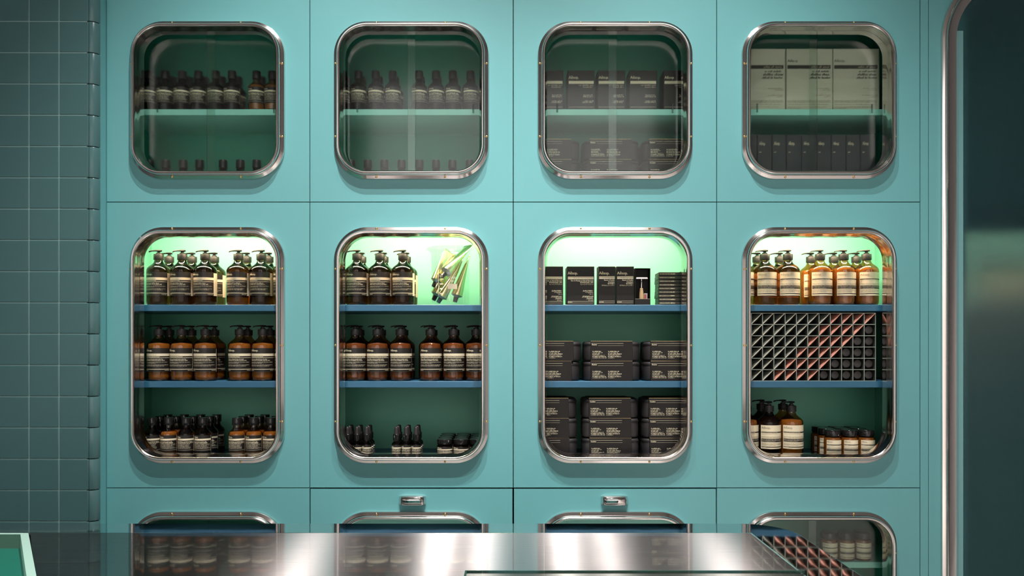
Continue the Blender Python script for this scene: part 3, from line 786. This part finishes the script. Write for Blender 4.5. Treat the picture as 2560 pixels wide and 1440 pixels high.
# open razor box with razor and blade packet
x0, x1 = WX(1587.5, yc), WX(1626, yc); w, h = x1 - x0, WZ(670.5, yc) - zs2
t = thing('open_razor_box', 'open black box holding a wooden-handled razor', 'box', ((x0 + x1) / 2, yc, zs2))
e = .0015; D = .042
for nm, a in (('side', (-w / 2, -w / 2 + e, 0, D, 0, h)), ('side', (w / 2 - e, w / 2, 0, D, 0, h)), ('back', (-w / 2 + e, w / 2 - e, D - e, D, 0, h)), ('box_top', (-w / 2 + e, w / 2 - e, 0, D - e, h - e, h)), ('box_bottom', (-w / 2 + e, w / 2 - e, 0, D - e, 0, e)), ('front_flap', (-w / 2 + e, w / 2 - e, 0, e, e, h * .165))):
    obj(nm, box_mesh(nm, *a, M['carton'] if nm != 'back' else M['carton_in']), t)
obj('flap_edge', box_mesh('flap_edge', -w / 2 + .001, w / 2 - .001, -.0004, -.0001, h * .16, h * .167, M['ink_grey']), t)
rz_ = thing('safety_razor', 'safety razor with pale wooden handle and chrome neck', 'razor', ((x0 + x1) / 2 - .0016, yc + .016, zs2 + .0016))
obj('handle', lathe('razor_handle', [(0, .0135), (.0068, .0135), (.0076, .017), (.0078, .026), (.0068, .040), (.0054, .052), (.0050, .0555), (0, .0555)], M['wood'], 24), rz_)
obj('neck', lathe('razor_neck', [(.0040, .0555), (.0036, .060), (.0030, .068), (.0040, .072), (.0052, .0745), (.0040, .077), (.0028, .080), (.0034, .083), (.0020, .0875), (0, .0875)], M['chrome'], 20), rz_)
hd = obj('razor_head', box_mesh('razor_head', -.0195, .0195, -.010, .010, .0865, .0915, M['chrome'], .0012, 2), rz_)
for i in range(16): obj('comb_tooth', box_mesh('comb_tooth', -.0185 + i * .00246 - .0006, -.0185 + i * .00246 + .0006, -.0112, -.0098, .0852, .0880, M['chrome']), hd)
obj('handle_foot', lathe('handle_foot', [(0, 0), (.0060, 0), (.0066, .006), (.0068, .0135), (0, .0135)], M['wood'], 20), rz_)
bp_ = thing('blade_packet', 'small white and red blade packet in the razor box', 'packet', ((x0 + x1) / 2 + .0120, yc + .012, zs2 + .0016))
obj('wrapper', box_mesh('wrapper', -.006, .006, 0, .005, 0, .038, mat('grey_white_paper', (.42, .40, .40), .5), .0006, 1), bp_)
obj('red_panel', box_mesh('red_panel', -.0046, .0012, -.0003, -.0001, .016, .034, M['red']), bp_)
# stack of thin boxes
for i in range(9):
    y0p = 760 - 2.2 - i * 9.15
    def draw_thin(P, w, h, i=i):
        P.rect(-w * .48, w * .48, h * .28, h * .78, M['ink_flat'])
        P.ticks(-w * .45, w * .02, h * .42, h * .24, M['ink_grey'], seed=i, fill=1)
        P.ticks(w * .02, w * .2, h * .42, h * .26, M['ink_cream'], seed=i + 5, fill=1)
        P.rect(w * .22, w * .47, h * .36, h * .70, M['ink_black'], 1)
    if 'ink_flat' not in M: M['ink_flat'] = mat('dull_olive_print', (.085, .085, .055), .5)
    hh = .0119
    x0, x1 = WX(1646.5, yc), WX(1704.5, yc); w = x1 - x0
    t = thing('slim_carton', 'slim black carton, %s from the bottom of the stack of nine' % ORD[i], 'box', ((x0 + x1) / 2 + random.uniform(-.0008, .0008), yc + random.uniform(0, .001), zs2 + i * (hh + .0002)), radians(random.uniform(-1.2, 1.2)), 'stack of slim cartons')
    obj('carton', box_mesh('carton', -w / 2, w / 2, 0, .075, 0, hh, M['carton'], .0008, 1), t)
    P = Print(); draw_thin(P, w, hh); L = P.build('slim')
    a = obj('printed_band', L[0], t); obj('lettering', L[1], a)
carton('tall_black_carton', 'dark carton half hidden by frame beside the slim carton stack', None, 1708, 1760, 676, zs2, yc, .08, lambda P, w, h: P.rect(-w * .45, w * .45, h * .66, h * .73, M['lab_cream']))
# wash kits: soft bag in a printed sleeve
def kit(label, group, pxs0, pxs1, z, y, h, town, rz=0., sl=None):
    x0, x1 = WX(pxs0, y), WX(pxs1, y); w = x1 - x0
    t = thing('toiletry_kit', label, 'toiletry bag', ((x0 + x1) / 2 + .004, y, z), rz, group)
    bw, bd = w * 1.34, .125
    bm_ = rounded_box('bag', bw, .004, bd, 0, h - .0015, .030, .007, M['fabric'])
    b = obj('bag', bm_, t)
    for q in (.80, .84): obj('zipper', rounded_box('zipper', bw + .003, .0025, bd + .0015, h * q, h * q + .0016, .030, .0006, M['black']), b)
    s = obj('sleeve', box_mesh('sleeve', -w / 2 - .004, w / 2 - .004, -.0008, bd + .006, 0, h, M['carton'], .0006, 1), t)
    obj('gold_edge', box_mesh('gold_edge', -w / 2 - .0035, w / 2 - .0045, -.0004, .012, h, h + .0009, M['gold_edge']), s)
    P = Print()
    a, bb = -w / 2 - .004 + w * .045, w / 2 - .004 - w * .2
    P.rect(a - w * .03, bb - w * .02, h * .885, h * .895, M['ink_cream'])
    P.rect(a + w * .13, bb - w * .02, h * .775, h * .785, M['ink_grey'])
    P.text(town, a - w * .015, h * .80, h * .085, M['ink_cream'], bold=.0003)
    for c0, ws in ((a, (.21, .24, .17, .30, .33, .34)), (a + w * .37, (.27, .25, .33, .30, .32, .16))):
        for i, q in enumerate(ws):
            P.ticks(c0, c0 + w * q, h * (.47 - .066 * i), h * .042, M['ink_cream'] if i % 2 == 0 else M['ink_grey'], seed=i * 3 + len(town), fill=1)
    P.rect(a - w * .03, bb + w * .16, h * .05, h * .054, M['ink_black'])
    L = P.build('kit')
    for o_ in (obj('printed_lines', L[0], s, (0, -.0008, 0)), obj('lettering', L[1], s, (0, -.0008, 0))): pass
    return t
def rounded_box(name, w, y0, y1, z0, z1, r, bev, m, n=6):
    """box with rounded upright corners and softened rims"""
    d = y1 - y0
    def loop(ins, z):
        out = []
        for cx, cy, a0 in ((w / 2 - r, y1 - r, 0), (-w / 2 + r, y1 - r, 90), (-w / 2 + r, y0 + r, 180), (w / 2 - r, y0 + r, 270)):
            for i in range(n + 1):
                a = radians(a0 + 90 * i / n)
                out.append((cx + (r - ins) * cos(a), cy + (r - ins) * sin(a), z))
        return out
    loops = [loop(bev, z0), loop(bev * .3, z0 + bev * .3), loop(0, z0 + bev), loop(0, z1 - bev), loop(bev * .3, z1 - bev * .3), loop(bev, z1)]
    return loft(name, loops, m, smooth=50)
hk = .0664
for i, (a, b) in enumerate(((1329, 1433.5), (1476.7, 1581.4), (1626.5, 1731))):
    for k in range(2):
        dx = -4 if (i == 0 and k == 0) else 0
        kit('black wash kit in printed sleeve, %s column, %s layer, middle shelf of third lit cabinet' % (ORD[i], ('lower', 'upper')[k]), 'wash kits on the middle shelf of the third lit cabinet', a + dx, b + dx, zs1 + k * hk, .062, hk - .0004, 'Boston', radians(random.uniform(-.5, .5)))
for i, (a, b) in enumerate(((1318, 1422.5), (1473, 1578), (1623, 1727))):
    for k in range(3):
        kit('black wash kit in printed sleeve, %s column, %s layer, bottom shelf of third lit cabinet' % (ORD[i], ('lowest', 'middle', 'top')[k]), 'wash kits on the bottom shelf of the third lit cabinet', a + (1 - k) * 1.0, b + (1 - k) * 1.0, zs0 + k * hk, .064, hk - .0004, 'London', radians(random.uniform(-.6, .6)))
for i, (a, b) in enumerate(((1322, 1429), (1473, 1579), (1622, 1728))):
    for k in range(3):
        kit('dark wash kit behind rolled glass, %s column, %s layer, third upper cabinet' % (ORD[i], ('lowest', 'middle', 'top')[k]), 'wash kits in the third upper cabinet', a, b, zu0 + k * .0678, .085, .0674, 'Boston' if k == 2 else 'London')
def draw_upbox(P, w, h):
    a, b = -w * .46, w * .46
    P.text('Aēsop.', a, h * .79, h * .10, M['ink_cream'], fit=w * .36, bold=.0002)
    P.rect(a, b, h * .665, h * .735, M['lab_cream'])
    for i, (q, k) in enumerate(((.615, .55), (.57, .4), (.37, .38), (.33, .4), (.22, .38), (.19, .42))):
        P.ticks(b - w * k, b, h * q, h * .03, M['ink_grey'], seed=i, fill=1)
    P.rect(a, b, h * .08, h * .09, M['ink_grey'])
for i, (a, b) in enumerate(((1341, 1409), (1419, 1487), (1494, 1563), (1573, 1643), (1658.5, 1727))):
    carton('gift_carton', 'black carton with pale band behind rolled glass, %s from left, third upper cabinet' % ORD[i], 'black cartons in the third upper cabinet', a, b, 176, zu1, .085, .08, draw_upbox)
def draw_creambox(P, w, h):
    a, b = -w * .48, w * .46
    P.text('Aēsop.', a, h * .785, h * .06, M['ink_black'], fit=w * .24)
    P.rect(a, b, h * .675, h * .735, M['ink_black'])
    P.ticks(b - w * .42, b - .001, h * .69, h * .035, M['ink_brown'], 2, 1, 1)
    for i, (q, k, hh) in enumerate(((.62, .40, .03), (.565, .43, .038), (.515, .45, .032))):
        P.ticks(b - w * k, b, h * q, h * hh, M['ink_black'], seed=i, fill=1)
    for i, (q, k) in enumerate(((.35, .32), (.325, .18), (.24, .33), (.215, .15), (.15, .98), (.128, .98), (.09, .95), (.05, .9), (.03, .3))):
        P.ticks(b - w * k if q > .16 else a, b if q > .16 else a + w * k * .96, h * q, h * .015, M['ink_brown'], seed=i, fill=1)
for i, (a, b) in enumerate(((1846, 1963), (1966, 2081), (2083, 2198))):
    carton('cream_carton', 'large cream carton with black band, %s from left, fourth upper cabinet' % ORD[i], 'cream cartons in the fourth upper cabinet', a, b, 122, zu1, .085, .1, draw_creambox, M['cream_box'])
def draw_slate(P, w, h):
    P.text('Aēsop.', -w * .38, h * .84, h * .075, M['ink_cream'], fit=w * .42)
    P.ticks(-w * .38, -w * .16, h * .72, h * .028, M['ink_grey'], seed=1, fill=1)
    P.ticks(-w * .38, -w * .06, h * .33, h * .04, M['ink_grey'], seed=2, fill=1)
    P.rect(-w * .45, w * .4, h * .27, h * .28, M['ink_grey'])
bx = [1856, 1893, 1930, 1966, 2004, 2041, 2078, 2115, 2151, 2189]
for i in range(9):
    carton('slim_upright_carton', 'slim slate carton standing upright, %s from left, fourth upper cabinet' % ORD[i], 'slate cartons in the fourth upper cabinet', bx[i] + .7, bx[i + 1] - .7, 336.6, zu0, .085, .1, draw_slate, M['slate'])

# --- storage rack with metal tubes
RP = .0375
rx0 = WX(1878, .058); rz0 = zs1 + .0006
rack = thing('tube_rack', 'pale egg-crate rack full of metal tubes in the fourth lit cabinet', 'rack', (rx0, .058, zs1))
NC, NR = 11, 6
for c in range(-1, NC + 1):
    obj('upright_divider', box_mesh('upright_divider', c * RP - .0009, c * RP + .0009, 0, .17, 0, NR * RP + .0016, M['rack']), rack, (0, 0, 0))
    obj('front_edge', box_mesh('front_edge', c * RP - .0011, c * RP + .0011, -.0012, -.0001, 0, NR * RP + .0016, M['rack_edge']), rack)
for r in range(NR + 1):
    obj('level_divider', box_mesh('level_divider', -RP, NC * RP, .0004, .17, r * RP, r * RP + .0016, M['rack']), rack)
    obj('front_edge', box_mesh('front_edge', -RP, NC * RP, -.0014, -.0002, r * RP - .0003, r * RP + .0019, M['rack_edge']), rack)
def tube_kind(dark):
    n = 32; L = .0245; R = .0174
    def line(y, wd, th):
        out = []
        for i in range(n):
            a = 2 * pi * i / n + pi / 4
            # flattened ellipse lying on the diagonal, lower-left to upper-right
            ca, sa = cos(a - pi / 4), sin(a - pi / 4)
            u, v = wd * ca, th * sa
            out.append(((u - v) * .7071, y, (u + v) * .7071))
        return out
    loops = [line(.005 + .045 * t, L + (R - L) * t, .0009 + (R - .0009) * (t ** .55)) for t in (0, .05, .12, .2, .3, .42, .55, .7, .85, 1)]
    loops.append(line(.13, R, R))
    b = loft('tube_body', loops, M['dark_tube' if dark else 'copper_tube'], smooth=50)
    cr = []
    for y in (-.001, .0058):
        cr.append([((u - v) * .7071, y, (u + v) * .7071) for u, v in ((-L, -.0011), (L, -.0011), (L, .0011), (-L, .0011))])
    return [('tube_body', b, []), ('crimp', loft('crimp', cr, M['crimp_pale' if dark else 'crimp_copper'], smooth=20), [])]
K_TD, K_TC = tube_kind(True), tube_kind(False)
capme = lathe('tube_cap', [(0, 0), (.0112, 0), (.0124, .0004), (.0134, .0014), (.0137, .003), (.0140, .022), (0, .022)], M['tubecap'] if 'tubecap' in M else mat('matte_black_cap', (.026, .024, .024), .5), 30, 30)
for v in capme.vertices: v.co = Vector((v.co.x, v.co.z + .006, v.co.y))
cb = lathe('tube_body', [(.0140, .029), (.0165, .032), (.0165, .14), (0, .14)], M['dark_tube'], 24)
for v in cb.vertices: v.co = Vector((v.co.x, v.co.z, v.co.y))
K_TK = [('tube_cap', capme, []), ('tube_body', cb, [])]
for r in range(NR):
    for c in range(-1, NC):
        kind, nm, look = (K_TD, 'metal_tube', 'dark metal tube showing its crimped end') if c < 7 - r else (K_TC, 'metal_tube', 'copper metal tube showing its crimped end') if c < 11 - r else (K_TK, 'metal_tube', 'metal tube showing its round black cap')
        put(kind, nm, '%s, %s rack row from top, %s column' % (look, ORD[r], ORD[c + 1]), 'tube', (rx0 + (c + .5) * RP, .0575 + random.uniform(0, .002), rz0 + (NR - 1 - r + .5) * RP + .0008), 0, 'tubes in the rack')

# --- beaker with brass tubes
by = .128
bxc = WX(1126.5, by); brr = (1174.5 - 1078.5) * (by - CY) / F / 2; bh = WZ(620, by) - zs2
bk = thing('glass_beaker', 'large glass beaker holding brass tubes', 'beaker', (bxc, by, zs2))
n = 48; prof = [(0, .001), (brr * .9, .001), (brr * .97, .003), (brr, .009), (brr, bh * .9), (brr * 1.01, bh * .94), (brr * 1.05, bh * .975), (brr * 1.085, bh * .995), (brr * 1.09, bh), (brr * 1.07, bh + .0012), (brr * 1.03, bh * .985), (brr * .975, bh * .93), (brr * .972, .012), (brr * .93, .006), (0, .005)]
bme = lathe('beaker_wall', prof, M['beaker'], n, 60)
for v in bme.vertices:      # spout on one side
    a = math.atan2(v.co.y, v.co.x); da = abs(((a - pi + pi) % (2 * pi)) - pi)
    f = max(0, 1 - (abs(abs(a) - pi)) / .45) * max(0, (v.co.z - bh * .9) / (bh * .1))
    v.co.x -= .014 * f; v.co.z -= .004 * f * f
obj('beaker_wall', bme, bk)
P = Print(brr)
for s_, z_ in (('1500', .095), ('1250', .0835), ('1000', .068), ('750', .052), ('500', .036)):
    P.text(s_, -.0335, z_, .0068, M['white_ink'], bold=.00025)
P.rect(-.0385, -.0375, .030, .115, M['white_ink'])
P.text('2000', .0020, .0875, .0105, M['white_ink'], bold=.0003)
P.text('ml', .0065, .0775, .0085, M['white_ink'], bold=.0003)
P.rect(-.004, .0275, .0535, .0705, mat('beaker_label_patch', (.58, .52, .40), .6))
L = P.build('beaker'); a = obj('measure_marks', L[0], bk); obj('lettering', L[1], a)
def brass_tube(label, p0, p1, roll, r=.0192, cap=True, y0=0., y1=0.):
    """p0 = pixel of the shoulder, p1 = pixel of the crimp; y offsets from the beaker axis"""
    A, B = W(p0[0], p0[1], by + y0), W(p1[0], p1[1], by + y1)
    L = (B - A).length
    ax = (B - A).normalized()
    t = thing('brass_tube', label, 'tube', A, 0, 'brass tubes in the beaker')
    q = ax.to_track_quat('Z', 'X'); t.rotation_mode = 'QUATERNION'
    from mathutils import Quaternion
    t.rotation_quaternion = q @ Quaternion((0, 0, 1), radians(roll))
    n = 32
    def ring(z, a, b): return [(a * cos(2 * pi * i / n), b * sin(2 * pi * i / n), z) for i in range(n)]
    loops = [ring(L * s, r + (r * 1.28 - r) * s, r * (1 - s) ** .85 + .0009) for s in (0, .1, .25, .4, .55, .7, .82, .91, .96)]
    obj('tube_body', loft('tube_body', loops, M['gold_tube'], smooth=50), t)
    obj('crimp', box_mesh('crimp', -r * 1.29, r * 1.29, -.0013, .0013, L * .955, L, M['gold_tube'], .0004, 1), t)
    obj('shoulder', lathe('shoulder', [(0, -.0075), (.0070, -.007), (.0085, -.0055), (r * .95, -.0008), (r, 0), (0, .0005)], M['grey_pane'], 32), t)
    obj('octagonal_cap', lathe('octagonal_cap', [(0, -.0235), (.0066, -.0235), (.0072, -.0228), (.0082, -.0065), (0, -.006)], M['gloss_black'], 8, 20), t)
def Q(x, y): return (1050 + x / 8, 600 + y / 8)
brass_tube('brass tube leaning in beaker with broad crimp facing out', Q(325, 815), Q(615, 240), 0, y0=-.018, y1=.012)
brass_tube('longest brass tube poking out above the beaker rim', Q(520, 640), Q(985, 108), 88, y0=-.046, y1=.028)
brass_tube('brass tube at the bottom of the beaker with blue-grey shoulder', Q(430, 1135), Q(850, 425), 75, y0=-.022, y1=.0)
brass_tube('brass tube half hidden behind the lowest tube in beaker', Q(330, 1085), Q(690, 380), 40, y0=.018, y1=.04)
brass_tube('upright brass tube nearest the beaker right side', Q(735, 1110), Q(966, 335), 80, y0=-.012, y1=.004)

# ------------------------------------------------------------------ counter in front
HC = CZ - .377
yb, yi = CY + .377 * F / (1308 - HY), CY + .377 * F / (1333 - HY)
xr, xi = .573, .476
cn = thing('steel_counter', 'stainless steel counter with brushed top and mirror-polished border', 'counter', (0, 0, 0))
TH = .045; yf = -2.12
RC = .10
corner = [(xr - RC + RC * sin(a), yb - RC + RC * cos(a)) for a in [pi / 2 * i / 14 for i in range(15)]]
tA = W(72, 1335, 0); dA = .377 * F / (1334.5 - HY); XA, YA = (72 - HX) * dA / F, CY + dA
dB = .377 * F / (1440 - HY); XB, YB_ = (92 - HX) * dB / F, CY + dB
sl = (XB - XA) / (YB_ - YA)
XF = XA + sl * (yf + .03 - YA)
body_poly = [(-2.3, yb - .02)] + [(x - .02, y - .02) for x, y in corner] + [(xr - .02, yf + .05), (-2.3, yf + .05)]
obj('counter_body', prism('counter_body', body_poly, .0, HC - TH + .0, M['polished']), cn)
def soft_prism(name, poly, z0, z1, m, bev):
    me = prism(name, poly, z0, z1, m)
    bm = bmesh.new(); bm.from_mesh(me)
    ed = [e for e in bm.edges if e.verts[0].co.z > z1 - 1e-5 and e.verts[1].co.z > z1 - 1e-5]
    bmesh.ops.bevel(bm, geom=ed, offset=bev, segments=3, affect='EDGES', profile=.5)
    bm.to_mesh(me); bm.free()
    me.polygons.foreach_set('use_smooth', [abs(p.normal.z) < .999 for p in me.polygons])
    return me
# border runs along the far side, round the corner and down the near end
border = [(-2.3, yb)] + corner + [(xr, yf), (xi + .0005, yf), (xi + .0005, yi + .0005), (-2.3, yi + .0005)]
obj('polished_border', soft_prism('polished_border', border, HC - TH, HC, M['polished'], .004), cn)
bp = prism('brushed_top', [(XA, yi), (xi, yi), (xi, yf), (XF, yf)], HC - TH, HC + .0004, M['brushed'])
uv = bp.uv_layers.new(name='grain')
for lp in bp.loops:
    co = bp.vertices[lp.vertex_index].co; uv.data[lp.index].uv = (co.x, co.y)
obj('brushed_top', bp, cn)
# flush glass display lid near the viewer
gl = thing('glass_display_lid', 'glass lid with dark green edge set into the brushed counter', 'glass lid', (0, 0, HC))
gy = CY + .377 * F / (1434.5 - HY); gx0 = WX(1167, gy); gx1 = WX(2012, gy)
obj('glass_sheet', box_mesh('glass_sheet', gx0, gx1, yf + .12, gy, .0006, .0046, M['beaker']), gl)
obj('edge_strip', box_mesh('edge_strip', gx0, gx1, gy, gy + .003, .0006, .0048, M['dark_glass_edge']), gl)
obj('edge_strip', box_mesh('edge_strip', gx0 - .003, gx0, yf + .12, gy + .003, .0006, .0048, M['dark_glass_edge']), gl)
# shallow emerald tray let into the counter end
tr = thing('display_tray', 'shallow emerald display tray with pale green rim at counter end', 'tray', (0, 0, HC))
def edge_x(y): return XA + sl * (y - YA)
rw = .017
def strip(nm, poly, z0, z1, m): return obj(nm, prism(nm, poly, z0, z1, m), tr)
yt = yi - .002
strip('rim', [(-2.3, yt), (edge_x(yt) - .0008, yt), (edge_x(yt - .009) - .0008, yt - .009), (-2.3, yt - .009)], -TH, .001, M['pale_glass_edge'])
strip('rim', [(edge_x(yt - .009) - .0008, yt - .009), (edge_x(yf) - .0008, yf), (edge_x(yf) - rw, yf), (edge_x(yt - .009) - rw, yt - .009)], -TH, .001, M['pale_glass_edge'])
strip('tray_floor', [(-2.3, yt - .009), (edge_x(yt - .009) - rw, yt - .009), (edge_x(yf) - rw, yf), (-2.3, yf)], -TH, -.027, M['emerald'])
strip('tray_wall', [(-2.3, yt - .009), (edge_x(yt - .009) - rw, yt - .009), (edge_x(yt - .012) - rw, yt - .012), (-2.3, yt - .012)], -.027, .0004, M['emerald_wall'])
